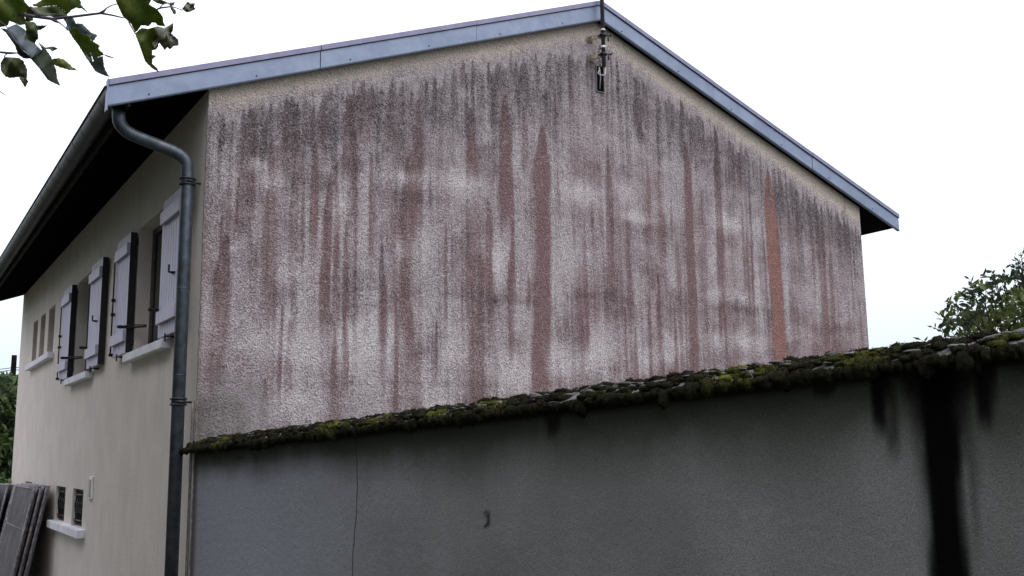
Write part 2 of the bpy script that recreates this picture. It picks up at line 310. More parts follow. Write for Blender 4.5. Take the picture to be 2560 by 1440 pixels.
# openings of the long side: y0, y1, z0, z1
OPEN = [(1.12,2.38,.985,2.234),(4.62,5.96,.985,2.234),(7.94,8.56,1.50,2.215),(8.92,9.46,1.50,2.215),(9.80,10.34,1.50,2.215),
        (4.74,5.47,-.81,-.373),(6.03,6.80,-.81,-.373),(9.3,10.1,-.81,-.373)]
ys = sorted({0, L, *[a for o_ in OPEN for a in o_[:2]]}); zs = sorted({GZ, zc, *[a for o_ in OPEN for a in o_[2:]]})
mb = MB()
for i in range(len(ys)-1):
    for j in range(len(zs)-1):
        cy, cz = (ys[i]+ys[i+1])/2, (zs[j]+zs[j+1])/2
        if any(a < cy < b and c_ < cz < d_ for a, b, c_, d_ in OPEN): continue
        mb.add([(0,ys[i],zs[j]),(0,ys[i+1],zs[j]),(0,ys[i+1],zs[j+1]),(0,ys[i],zs[j+1])], [(0,3,2,1)])
for a, b, c_, d_ in OPEN:
    q = .26
    mb.add([(0,a,c_),(q,a,c_),(q,a,d_),(0,a,d_)], [(0,1,2,3)]); mb.add([(0,b,c_),(q,b,c_),(q,b,d_),(0,b,d_)], [(3,2,1,0)])
    mb.add([(0,a,c_),(0,b,c_),(q,b,c_),(q,a,c_)], [(0,1,2,3)]); mb.add([(0,a,d_),(0,b,d_),(q,b,d_),(q,a,d_)], [(3,2,1,0)])
me = bpy.data.meshes.new('facade_wall'); me.from_pydata(mb.v, [], mb.f)
link('facade_wall', me, M_FACADE, house)['label'] = 'plain beige rendered long side with the windows'

def window(a, b, c_, d_, kind):
    f = MB(); q = .055 if kind == 'low' else .13 if kind == 'wide' else .20; t = .055 if kind != 'low' else .03
    for y0, y1, z0, z1 in ((a,b,c_,c_+t),(a,b,d_-t,d_),(a,a+t,c_+t,d_-t),(b-t,b,c_+t,d_-t)): f.box(q, q+.05, y0, y1, z0, z1)
    if kind == 'wide': f.box(q-.004, q+.046, (a+b)/2-.04, (a+b)/2+.04, c_+t, d_-t)
    w = f.build('window', M_IRON if kind == 'low' else M_FRAME if kind != 'slot' else M_SLOT, house)
    MB().box(q+.02, q+.03, a+t, b-t, c_+t, d_-t).build('pane', M_GLASS if kind != 'slot' else M_SLOT, w)
    if kind == 'low':
        g_ = MB(); k = 5
        for i in range(k):
            y = a+(b-a)*(i+.5)/k; g_.tube([(q-.025+.008*math.sin(t_*9), y, c_+.03+(d_-c_-.06)*t_) for t_ in np.linspace(0, 1, 9)], .010, 6)
        for z_ in (c_+.07, d_-.07): g_.box(q-.035, q-.015, a, b, z_-.008, z_+.008)
        for i in range(k-1):
            y = a+(b-a)*(i+1)/k; g_.tube([(q-.027, y+.03*math.cos(t_), (c_+d_)/2+.06*math.sin(t_)) for t_ in np.linspace(0, 2*math.pi, 13)], .007, 5)
        g_.build('grille', M_IRON, w, True)
    return w
for i, o_ in enumerate(OPEN): window(*o_, 'wide' if i < 2 else 'slot' if i < 5 else 'low')
for y0, y1, z0, z1, lb in ((.87,2.47,.905,.983,'white window sill under the shuttered window nearest the corner'),(4.55,6.12,.905,.983,'white window sill under the farther shuttered window'),
                       (7.80,10.42,1.415,1.498,'long white sill under the three slots'),(4.52,6.87,-.905,-.812,'white sill under the two low barred windows')):
    MB().box(-.085, .19, y0, y1, z0, z1).build('window_sill', M_SILL, house, bevel=.006)['label'] = lb

# shutters: each one folded back flat against the wall beside its opening
def shutter(y0, y1, hinge):                  # hinge: 'lo' hinges on y0 side, 'hi' on y1 side
    z0, z1 = 1.0, 2.205; X0, X1 = -.075, -.045; n_ = 8; w = (y1-y0)/n_; mb = MB()
    for k in range(n_): mb.box(X0, X1, y0+k*w+.007, y0+(k+1)*w-.007, z0, z1)
    mb.box(X0+.020, X1-.002, y0+.001, y1-.001, z0+.001, z1-.001)
    s = mb.build('shutter', M_SHUT, house, bevel=0)
    for zb in (z0+.165, z1-.165):
        MB().box(X0-.034, X0-.0005, y0-.012, y1-.05, zb-.055, zb+.055).build('batten', M_SHUT, s, bevel=.004)
    MB().box(X0+.001, -.012, y0-.005, y0-.0015, z0+.002, z1-.002).build('edge_shade', M_IRON, s)  # black edge face, also painting the shadow gap behind the shutter
    ye = y1 if hinge == 'lo' else y0         # free edge is away from the opening
    h = MB()
    if hinge == 'hi':                        # near shutter: small hook handle on the face
        h.tube([(X0-.002, y0+.15, 1.50), (X0-.05, y0+.15, 1.50), (X0-.05, y0+.15, 1.56)], .009, 6)
        h.tube([(X0-.002, y0+.21, 1.50), (X0-.05, y0+.15, 1.50)], .009, 6)
    else:                                    # far shutter: espagnolette rod down its free edge
        h.tube([(X0-.02, y1-.02, z0+.02), (X0-.02, y1-.02, z1-.10)], .008, 6)
        for z_ in (z0+.03, z0+.45, z0+.60, z1-.12): h.box(X0-.035, X0, y1-.04, y1+.0, z_-.015, z_+.015)
    h.build('latch', M_IRON, s, True)
    k = MB(); yo = y0 if hinge == 'lo' else y1   # catch on the opening side and its bar
    zc_ = z0+.25
    k.tube([(-.16, yo, zc_), (-.13, yo+.005, zc_), (-.10, yo, zc_), (.05, yo-.01, zc_)], [.014,.018,.014,.009], 8)
    if hinge == 'lo': k.tube([(-.10, yo-.01, zc_-.01), (-.02, yo-.10, zc_-.01), (.06, yo-.24, zc_-.012)], .009, 6); k.tube([(-.10, yo-.01, zc_+.01), (-.02, yo-.10, zc_+.012), (.06, yo-.24, zc_+.003)], .006, 6)
    k.build('catch', M_IRON, s, True)
    for z_ in (z0+.10, z1-.10): MB().box(-.045, -.0, yo-.02, yo+.02, z_-.02, z_+.02).build('hinge', M_IRON, s)
    hb = MB()                                # wall stays holding the shutter off the wall
    hb.box(-.05, .0, (y0+y1)/2-.02, (y0+y1)/2+.02, z0-.025, z0-.006); hb.tube([(-.09, (y0+y1)/2, z0-.06), (-.09, (y0+y1)/2, z0+.01)], .007, 6)
    hb.tube([(-.09, (y0+y1)/2, z0-.016), (-.04, (y0+y1)/2, z0-.016)], .006, 6)
    hb.build('stay', M_IRON, s)
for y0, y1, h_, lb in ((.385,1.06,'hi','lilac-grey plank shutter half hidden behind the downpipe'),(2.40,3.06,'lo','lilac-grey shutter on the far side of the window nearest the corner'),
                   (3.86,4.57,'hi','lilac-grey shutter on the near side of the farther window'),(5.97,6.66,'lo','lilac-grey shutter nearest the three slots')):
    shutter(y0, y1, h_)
    [c_ for c_ in COL.objects if c_.name.startswith('shutter')][-1]['label'] = lb

# white ventilation plate
v = MB().box(-.022, -.001, 4.12, 4.31, -.46, -.215).build('vent_cover', M_VENT, house, bevel=.006); v['label'] = 'small white vent plate on the beige wall'
mb = MB()
for k in range(9): mb.box(-.031, -.0225, 4.155, 4.275, -.435+k*.022, -.424+k*.022)
mb.build('slat', M_VENT2, v)

# roof slab, eaves, verge trims
XL, XRR = -.60, 8.50
mb = MB()
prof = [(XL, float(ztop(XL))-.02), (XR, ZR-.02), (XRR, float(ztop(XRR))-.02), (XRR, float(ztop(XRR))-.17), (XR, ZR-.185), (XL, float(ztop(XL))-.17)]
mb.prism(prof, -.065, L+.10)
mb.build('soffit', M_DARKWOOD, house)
mb = MB()
for sgn in (-1, 1):
    nr = 22
    for k in range(nr):
        xa = XR+sgn*k*(4.62/nr); xb = XR+sgn*(k+1.12)*(4.62/nr)
        za, zb = float(ztop(xa))+.000, float(ztop(xb))+.018
        mb.add([(xa,-.06,za),(xa,L+.1,za),(xb,L+.1,zb),(xb,-.06,zb),(xa,-.06,za-.019),(xa,L+.1,za-.019),(xb,L+.1,zb-.019),(xb,-.06,zb-.019)],
               [(0,1,2,3),(7,6,5,4),(0,3,7,4),(1,5,6,2),(3,2,6,7),(0,4,5,1)])
mb.build('roof', M_TILE, house)
MB().box(XL-.022, XL-.001, -.06, L+.09, 2.655, 2.83).build('eaves_board', M_EDGEBOARD, house)
MB().box(XRR+.001, XRR+.022, -.06, L+.09, 2.70, 2.85).build('eaves_board', M_DARKWOOD, house)
def trim(xa, xb, k):
    y0 = -.085-(k % 2)*.004; fh = .197
    za, zb = float(ztop(xa)), float(ztop(xb))
    ym = (za+zb)/2
    mb = MB(); mb.add([(xa,y0,za-.03),(xb,y0,zb-.03),(xb,y0,zb-fh),(xa,y0,za-fh),(xa,y0+.018,za-.03),(xb,y0+.018,zb-.03),(xb,y0+.018,zb-fh-.001),(xa,y0+.018,za-fh-.001)],
        [(0,1,2,3),(7,6,5,4),(0,4,5,1),(1,5,6,2),(2,6,7,3),(3,7,4,0)])
    mb.add([(xa,y0-.006,za-fh+.006),(xb,y0-.006,zb-fh+.006),(xb,y0-.001,zb-fh-.004),(xa,y0-.001,za-fh-.004),(xa,y0+.03,za-fh-.004),(xb,y0+.03,zb-fh-.004)],
        [(0,1,2,3),(3,2,5,4)])
    t = mb.build('verge_trim', M_ZINC, house)
    lp = MB(); q = y0-.016
    lp.add([(xa,q,za+.012),(xb,q,zb+.012),(xb,q,zb-.034),(xa,q,za-.034),(xa,y0+.09,za+.022),(xb,y0+.09,zb+.022),(xb,y0-.001,zb-.034),(xa,y0-.001,za-.034),(xa,y0+.09,za-.02),(xb,y0+.09,zb-.02)],
        [(0,1,2,3),(0,4,5,1),(3,2,6,7),(4,8,9,5),(0,3,7,8,4),(1,5,9,6,2)])
    lp.build('lip', M_LIP, t)
    jn = MB(); jn.add([(xa,y0-.002,za-.034),(xb,y0-.002,zb-.034),(xb,y0-.002,zb-.042),(xa,y0-.002,za-.042),(xa,y0-.0005,za-.034),(xb,y0-.0005,zb-.034),(xb,y0-.0005,zb-.042),(xa,y0-.0005,za-.042)], [(0,1,2,3),(0,4,5,1),(3,2,6,7)])
    jn.build('joint', M_PIPEB, t)
    nn = max(2, int(abs(xb-xa)/.75))
    for i in range(nn):
        f_ = (i+.35)/nn; xx = xa+(xb-xa)*f_; zz = za+(zb-za)*f_-fh+.035
        MB().tube([(xx, y0-.006, zz), (xx, y0+.001, zz)], .0065, 8).build('rivet', M_PIPEB, t)
for k, (xa, xb) in enumerate([(-.77,.912),(.918,2.463),(2.469,3.958),(3.962,5.497),(5.503,7.047),(7.053,8.575)]): trim(xa, xb, k)
# closing flange at the eaves end of the left verge
MB().box(-.781, -.7715, -.092, -.03, 2.585, 2.835).build('verge_end', M_ZINC, house)

# half round gutter
gx, gz, gr_ = -.705, 2.775, .083
yy = np.linspace(-.055, L+.08, 40); V = []; F = []; nn = 13
for y in yy:
    for k in range(nn):
        an = math.pi*(k/(nn-1)); V.append((gx-gr_*math.cos(an), y, gz-gr_*math.sin(an)))
F = [(i*nn+k, (i+1)*nn+k, (i+1)*nn+k+1, i*nn+k+1) for i in range(len(yy)-1) for k in range(nn-1)]
mb = MB(); mb.add(V, F)
mb.add([(gx-gr_*math.cos(math.pi*k/12), -.055, gz-gr_*math.sin(math.pi*k/12)) for k in range(13)], [tuple(range(13))])
mb.tube([(gx-gr_, -.055, gz+.004), (gx-gr_, L+.08, gz+.004)], .011, 8)
gut = mb.build('gutter', M_GUT, house, True)
y = .22
while y < L:
    b = MB(); pts = [(gx-(gr_+.004)*math.cos(math.pi*k/10), y, gz-(gr_+.004)*math.sin(math.pi*k/10)) for k in range(11)]
    pts2 = [(p[0], p[1]+.02, p[2]) for p in pts]; b.add(pts+pts2, [(k, k+1, k+12, k+11) for k in range(10)])
    b.box(gx+gr_-.0, XL-.022, y+.001, y+.019, gz-.01, gz+.01)
    b.build('bracket', M_PIPEB, gut); y += .42

# swan-neck downpipe
def bend(pts, n=7, r=.10):
    out = [Vector(pts[0])]
    for i in range(1, len(pts)-1):
        p0, p1, p2 = map(Vector, pts[i-1:i+2]); a_ = p1+(p0-p1).normalized()*min(r, (p0-p1).length*.48); b_ = p1+(p2-p1).normalized()*min(r, (p2-p1).length*.48)
        for k in range(n+1):
            t = k/n; out.append(a_*(1-t)**2+p1*2*t*(1-t)+b_*t*t)
    out.append(Vector(pts[-1])); return out
px_, py_ = -.105, .125
path = bend([(-.655,.125,2.72),(-.645,.125,2.515),(-.115,.125,2.375),(px_,py_,2.20),(px_,py_,GZ)], 9, .15)
pipe = MB().tube(path, .050, 20).build('downpipe', M_PIPE, house, True)
for zc_, rr in ((2.185,.056),(.43,.056)):
    c_ = MB(); c_.tube([(px_,py_,zc_-.035),(px_,py_,zc_+.0)], .0555, 20)
    th = [2*math.pi*k/24 for k in range(25)]
    for dz in (.005, -.04): c_.tube([(px_+.059*math.cos(t), py_+.059*math.sin(t), zc_+dz) for t in th], .0075, 6)
    c_.tube([(px_, py_, zc_-.02), (.0, py_, zc_-.02)], .009, 6); c_.tube([(px_-.02, py_-.07, zc_-.02), (px_+.03, py_-.07, zc_-.02)], .007, 6)
    c_.build('collar', M_PIPEB, pipe, True)
for zz in (1.30, .62): MB().tube([(px_,py_,zz-.003),(px_,py_,zz+.003)], .0525, 20).build('joint', M_PIPE, pipe, True)
MB().tube([(-.018,.028,z_) for z_ in np.linspace(GZ, .42, 16)], .011, 8).build('conduit', M_MORTAR, house, True)
# rendered corner bead of the gable
q = MB(); zz = np.linspace(GZ, zc-.01, 160)
q.tube([(.003+.003*random.uniform(-1,1), -.002+.003*random.uniform(-1,1), z_) for z_ in zz], [.005+.003*random.random() for _ in zz], 6)
q.build('corner_bead', M_MORTAR, house, True)

# slot through the wall where the aerial cable goes in
s_ = MB()
xa, xb, za, zb = 3.945, 4.035, 3.655, 3.925
s_.box(xa-.008, xa, -.012, .002, za-.01, zb+.01).box(xb, xb+.008, -.012, .002, za-.01, zb+.01).box(xa, xb, -.012, .002, za-.01, za).box(xa, xb, -.012, .002, zb, zb+.01)
sl = s_.build('cable_slot', M_MORTAR, house)
MB().box(xa, xb, -.006, -.001, za, zb).build('recess_shade', M_DARKWOOD, sl)  # flat black plate painting the darkness inside the slot

# ---------------------------------------------------------------- aerial mast
AX, AY = 3.925, -.16
mast = empty('antenna_mast', (AX, 0, 3.85), 'thin dark metal antenna mast clamped to the gable peak with white tape bands', 'antenna mast')
MB().tube([(AX,AY,3.855),(AX,AY,6.6)], .021, 12).build('pole', M_STEEL, mast, True)
MB().tube([(AX,AY,6.2),(AX,AY-.35,6.2)], .01, 8).build('boom', M_STEEL, mast, True)
for zz in (4.07, 4.25, 4.60, 4.43+.36):
    if zz < 4.7: MB().tube([(AX,AY,zz-.011 if zz != 4.25 else 4.245),(AX,AY,zz+.011 if zz != 4.25 else 4.262)], .0235, 12).build('tape_band', M_TAPE, mast, True)
for zz in (4.17, 3.965):
    b = MB(); b.box(AX-.085, AX-.02, -.012, -.001, zz-.005, zz+.05)
    b.box(AX-.075, AX-.068, -.062, -.0115, zz+.0, zz+.045)
    b.add([(AX-.075,-.06,zz),(AX+.0,AY-.0,zz),(AX+.0,AY-.0,zz+.045),(AX-.075,-.06,zz+.045),(AX-.067,-.055,zz),(AX+.01,AY+.01,zz),(AX+.01,AY+.01,zz+.045),(AX-.067,-.055,zz+.045)],
          [(0,1,2,3),(7,6,5,4),(0,4,5,1),(3,2,6,7),(0,3,7,4),(1,5,6,2)])
    b.build('wall_bracket', M_BRACK, mast)
    MB().box(AX+.08, AX+.115, -.012, -.001, zz-.04, zz+.0).build('anchor_plate', M_BRACK, mast)
    c_ = MB(); c_.tube([(AX,AY,zz+.012),(AX,AY,zz+.04)], .034, 12); c_.tube([(AX-.05,AY-.02,zz+.026),(AX+.09,AY-.02,zz+.034)], .008, 6)
    c_.tube([(AX+.06,AY-.02,zz+.026),(AX+.095,AY-.03,zz+.052)], .007, 6)
    c_.tube([(AX-.028,AY-.03,zz+.026),(AX-.028,AY+.16,zz+.030)], .009, 6); c_.tube([(AX+.05,AY-.02,zz-.03),(AX+.05,AY-.02,zz+.03)], .008, 6)
    c_.build('clamp', M_IRON, mast, True)
cb = [Vector((AX+.015, AY, 3.86)), Vector((AX+.012, AY-.01, 3.80)), Vector((AX-.01, AY-.0, 3.765)), Vector((AX-.03, AY+.06, 3.80)), Vector((3.965, -.03, 3.875)), Vector((3.972, -.014, 3.915))]
pts = []
for i in range(len(cb)-1):
    p0 = cb[max(i-1,0)]; p1 = cb[i]; p2 = cb[i+1]; p3 = cb[min(i+2,len(cb)-1)]
    for k in range(6):
        t = k/6; pts.append(.5*((2*p1)+(p2-p0)*t+(2*p0-5*p1+4*p2-p3)*t*t+(3*p1-p0-3*p2+p3)*t**3))
MB().tube(pts, .0065, 6).build('cable', M_CABLE, mast, True)
MB().tube([(3.985,-.012,3.90),(3.99,-.012,3.80),(3.98,-.012,3.68)], .004, 6).build('cable', M_CABLE, mast, True)

# ---------------------------------------------------------------- garden wall
gd = Vector((.157, -.9876, 0)); gn = Vector((.9876, .157, 0))
def gw(s, nrm, zz): p = gd*s+gn*nrm; return (p.x, p.y, zz)
wtop = lambda s: .035+.040*s
gwall = empty('garden_wall', (.3, -3, GZ), 'grey rendered garden wall with mossy stone top, thin crack and wide black drip', 'wall')
ns, nq = 420, 130; SE = 9.5
ss_ = np.linspace(0, SE, ns); qq = np.linspace(0, 1, nq)
Sg = np.repeat(ss_[:, None], nq, 1); Zg = GZ+(wtop(ss_)[:, None]-GZ)*(1-(1-qq[None, :])**1.0)
s1, z1 = Sg.ravel(), Zg.ravel(); dd = wtop(s1)-z1
def drip(sc, w0, w1, top, ln, st, soft, sd):
    c0 = sc+.02*(fbm(z1*1.8, z1*0, sd)-.5); w = (w0+(w1-w0)*np.clip((dd-top)/ln, 0, 1))*(.8+.4*fbm(z1*4, z1*0, sd+3))
    e_ = np.abs(s1-c0)+.02*(fbm(s1*40, z1*8, sd+5)-.5)
    return st*(1-ss(w*.5, w*.5+soft, e_))*(1-ss(top+ln*.6, top+ln, dd))
blk = np.maximum.reduce([drip(5.825, .084, .060, 0, 9, .97, .040, 1), drip(5.62, .05, .006, 0, .26, .8, .02, 2), drip(5.66, .02, .004, .05, .30, .45, .02, 7), drip(5.98, .06, .012, 0, .26, .75, .02, 3),
    drip(5.83, .20, .04, 0, .34, .65, .08, 4), drip(5.82,.07,.06,0,9,.22,.07,6), drip(5.745,.014,.004,.0,.5,.3,.02,31), drip(5.915,.010,.004,.0,.7,.3,.02,32)])
for k in range(9):
    sc = rr_.uniform(3.2, 9); blk = np.maximum(blk, drip(sc, rr_.uniform(.03,.12), .01, 0, rr_.uniform(.05,.2), rr_.uniform(.2,.6), .03, 20+k))
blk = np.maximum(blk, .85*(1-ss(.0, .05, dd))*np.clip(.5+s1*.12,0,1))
alg_shade = np.clip((1-ss(.02, .16+.22*fbm(s1*2.5, s1*0, 9)+.035*s1, dd))*(.7+.5*fbm(s1*9, z1*3, 12))+(.08+.08*s1)*fbm(s1*1.6, z1*1.2, 15)*1.1*np.clip(s1/4,0,1), 0, .93)  # algae below the coping, plus canopy shade painted darker along the wall
edge = .8*(1-ss(.03, .09+.03*fbm(z1*9, z1*0, 18), s1))
for (sa, za, w, h) in ((3.435,-.335,.008,.03),(3.458,-.32,.009,.035),(3.478,-.315,.008,.045),(3.490,-.33,.007,.04),(3.468,-.365,.005,.008),(3.44,-.375,.004,.006),(4.84,-.039,.010,.012)):   # scuffs
    e_ = ((s1-sa)/w)**2+((z1-za)/h)**2; blk = np.maximum(blk, .6*(1-ss(.3, 1.6, e_+1.2*(vn(s1*160, z1*60, 95)-.5))))
P0 = np.c_[gd.x*s1, gd.y*s1, z1]
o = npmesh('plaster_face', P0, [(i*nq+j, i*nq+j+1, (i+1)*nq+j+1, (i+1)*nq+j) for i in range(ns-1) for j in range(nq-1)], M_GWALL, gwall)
attr(o, 'stain', np.c_[np.clip(blk, 0, 1), alg_shade, edge])  # second channel holds algae together with the painted canopy shade
mb = MB()
for i in range(10):
    sa, sb = SE*i/10, SE*(i+1)/10; za, zb = wtop(sa)-.001, wtop(sb)-.001
    mb.add([gw(sa,.24,GZ),gw(sb,.24,GZ),gw(sb,.24,zb),gw(sa,.24,za),gw(sa,.002,za),gw(sb,.002,zb)], [(0,1,2,3),(3,2,5,4)])
mb.add([gw(0,.002,GZ),gw(0,.24,GZ),gw(0,.24,wtop(0)),gw(0,.002,wtop(0))], [(0,1,2,3)])
mb.build('back_face', M_GWALL, gwall)
# crack: a narrow jagged fissure down the plaster
zc_ = wtop(2.27)-.005; cs = 2.27; pts = []
while zc_ > GZ:
    pts.append((cs, zc_)); zc_ -= random.uniform(.012, .03)
    tgt = 2.27+.035*math.sin((zc_-.07)*-7)*math.exp((zc_-.07)*.8)
    cs += (tgt-cs)*.25+random.uniform(-.004, .004)
mb = MB(); V = []
for i, (a, b) in enumerate(pts): w = .0028+.0016*random.random(); V += [gw(a-w, -.0012, b), gw(a+w, -.0012, b)]
mb.add(V, [(2*i, 2*i+1, 2*i+3, 2*i+2) for i in range(len(pts)-1)]); mb.build('crack', M_IRON, gwall)

# coping of rough slates and rubble
n = N('rubble_coping'); f = n.noise(9, 6, .7); f2 = n.noise(60, 4)
c = n.mix(n.ramp(f, .3, .7), (.045,.045,.04), (.15,.145,.15)); c = n.mix(n.ramp(f2, .62, .7, 0, .6), c, (.35,.35,.33))
n.col(c); n.bump(f2, .7, .01); M_COPE = n.set(.95, 0, .2)
n = N('coping_stone'); a = n.attr('tone'); f = n.noise(30, 5, .7); n.col(n.mix(n.math('MULTIPLY', n.ramp(f, .2, .6), a[0]), (.028,.027,.022), (.42,.41,.43))); n.bump(f, .7, .006); M_STONE = n.set(.9, 0, .3)
n = N('moss'); a = n.attr('tone'); f = n.noise(45, 5, .75); f2 = n.noise(170, 3, .7)
c = n.mix(n.ramp(n.math('ADD', a[0], n.math('MULTIPLY', n.math('SUBTRACT', f, .5), .9)), .15, .95), (.024,.024,.014), (.20,.215,.038))
c = n.mix(a[1], c, n.mix(n.ramp(f, .3, .7), (.012,.009,.008), (.05,.038,.028))); c = n.mix(n.ramp(f2, .3, .7, .6, 0), c, (.004,.005,.003))
n.col(c); n.bump(n.math('ADD', f2, f), 1., .012); M_MOSS = n.set(1., 0, .05)

mb = MB(); nc = 300; V = []
prof = [(-.055,.005),(-.055,.028),(-.01,.05),(.06,.075),(.125,.088),(.19,.075),(.29,.035),(.29,.0)]
for i in range(nc+1):
    s = -.10+(SE+.1)*i/nc
    for (a, b) in prof:
        j = .008*math.sin(s*31+a*50)+.006*math.sin(s*77+a*23)
        V.append(gw(s, a+j, wtop(s)-.004+b+.6*j))
m_ = len(prof)
mb.add(V, [(i*m_+k, i*m_+(k+1) % m_, (i+1)*m_+(k+1) % m_, (i+1)*m_+k) for i in range(nc) for k in range(m_)]+[tuple(range(m_))])
mb.build('coping', M_COPE, gwall)

def ico(sub):
    bm = bmesh.new(); bmesh.ops.create_icosphere(bm, subdivisions=sub, radius=1)
    V = np.array([v.co[:] for v in bm.verts]); F = np.array([[v.index for v in f.verts] for f in bm.faces]); bm.free(); return V, F
def lumps(items, sub, amp, name, mat, parent):
    """items: (s, n, z, rs, rn, rz, yaw, tone0, tone1)"""
    V0, F0 = ico(sub); VV = []; FF = []; CC = []
    for k, (s, nn, zz, ra, rb, rc, yw, t0, t1) in enumerate(items):
        sd = k*13 % 997
        f_ = 1+amp*(fbm(V0[:,0]*1.8+sd, V0[:,1]*1.8+V0[:,2]*1.3, sd, 3)-.5)*2
        fine = 1+amp*.35*(vn(V0[:,0]*9+sd, V0[:,1]*9+V0[:,2]*7, sd)-.5)*2
        P = V0*(f_*fine)[:, None]
        c_, s_ = math.cos(yw), math.sin(yw)
        a = P[:,0]*ra; b = P[:,1]*rb; a, b = a*c_-b*s_, a*s_+b*c_; h = P[:,2]*rc
        x_ = gd.x*(s+a)+gn.x*(nn+b); y_ = gd.y*(s+a)+gn.y*(nn+b)
        VV.append(np.c_[x_, y_, zz+h]); FF.append(F0+k*len(V0)); CC.append(np.tile([t0, t1, 0, 1], (len(V0), 1)))
    o = npmesh(name, np.vstack(VV), np.vstack(FF), mat, parent); attr(o, 'tone', np.vstack(CC)); return o
R = random.Random(11)
surf = lambda nn: float(np.interp(nn, [-.06,-.01,.06,.125,.19,.29], [.02,.05,.075,.088,.075,.035]))
def gf_(s):  # how green the patch of moss at s is
    return .5+.5*math.sin(s*7.3+1.2*math.sin(s*2.1))*math.cos(s*3.1+.7)
near, far = [], []
s = -.10
while s < 8.2:                               # fringe cushions hanging over the edge
    step = R.uniform(.014, .034); r = R.uniform(.014, .032)

    hang = R.uniform(.0, .010)+(.014 if R.random() < .10 else 0)
    gfac = max(0, gf_(s)-.38)*1.3*R.uniform(.3, 1)
    it = (s, -.052-R.uniform(0, .016), wtop(s)+.008-hang, r*R.uniform(.9,1.3), r*R.uniform(.7,.9), r*R.uniform(.7,.95)+hang*.7, R.uniform(0,3), gfac*.75, .35 if R.random() < .35 else .0)
    (near if s > 2.8 else far).append(it); s += step
for k in range(1300):                         # cushions on the slope and ridge
    s = R.uniform(-.08, 8.2); nn = R.choice([R.uniform(-.05, .03), R.uniform(-.05,.12), R.uniform(0, .16)]); r = R.uniform(.012, .030)
    g_ = max(0, gf_(s)-.30)*1.2 if nn < .06 else max(0, gf_(s)-.7)
    it = (s, nn, wtop(s)+surf(nn)+R.uniform(-.010, .004), r*R.uniform(1,1.7), r*R.uniform(.8,1.3), r*R.uniform(.5,.85), R.uniform(0,3), min(1, g_*R.uniform(.5,1.2)), .5 if R.random() < .3 else 0)
    (near if s > 2.8 else far).append(it)
mo = lumps(near, 3, .42, 'moss', M_MOSS, gwall); mo['kind'] = 'stuff'
mo2 = lumps(far, 3, .42, 'moss', M_MOSS, gwall); mo2['kind'] = 'stuff'
g_ = np.random.default_rng(4); nb = 60000                 # the moss shoots themselves, a few millimetres long
items = [it for it in near+far if it[0] > .5]; idx = g_.integers(0, len(items), nb); I = np.array(items)[idx]
dv = g_.normal(size=(nb,3)); dv /= np.linalg.norm(dv, axis=1)[:, None]; dv[:,1] = np.where(g_.random(nb) < .6, -np.abs(dv[:,1]), dv[:,1])
cc_ = np.c_[I[:,0]+dv[:,0]*I[:,3]*.9, I[:,1]+dv[:,1]*I[:,4]*.9, I[:,2]+dv[:,2]*I[:,5]*.9]
wp = lambda q: np.c_[gd.x*q[:,0]+gn.x*q[:,1], gd.y*q[:,0]+gn.y*q[:,1], q[:,2]]
tip = cc_+dv*g_.uniform(.004,.012,nb)[:, None]+np.array([0,0,.003]); sdv = np.cross(dv, g_.normal(size=(nb,3))); sdv /= np.linalg.norm(sdv, axis=1)[:, None]
V = np.stack([wp(cc_+sdv*.0022), wp(cc_-sdv*.0022), wp(tip)], 1).reshape(-1,3)
o = npmesh('moss', V, np.arange(nb*3).reshape(-1,3), M_MOSS, gwall, False); attr(o, 'tone', np.repeat(np.c_[np.clip(I[:,7]*1.1+g_.uniform(-.1,.2,nb),0,1), I[:,8], I[:,8]*0], 3, 0)); o['kind'] = 'stuff'
st = []
for k in range(520):                         # flat chips and slates
    s = R.uniform(-.05, 8.2); nn = R.uniform(-.02, .17); r = R.uniform(.010, .030)
    st.append((s, nn, wtop(s)+surf(nn)+R.uniform(-.002, .010), r*R.uniform(1,1.6), r*R.uniform(.7,1.), r*R.uniform(.22,.45), R.uniform(0,3), R.choice([.05,.1,.15,.2,.25,.4 if R.random() < .25 else .2]), 0))
lumps(st, 2, .4, 'rubble', M_STONE, gwall)['kind'] = 'stuff'

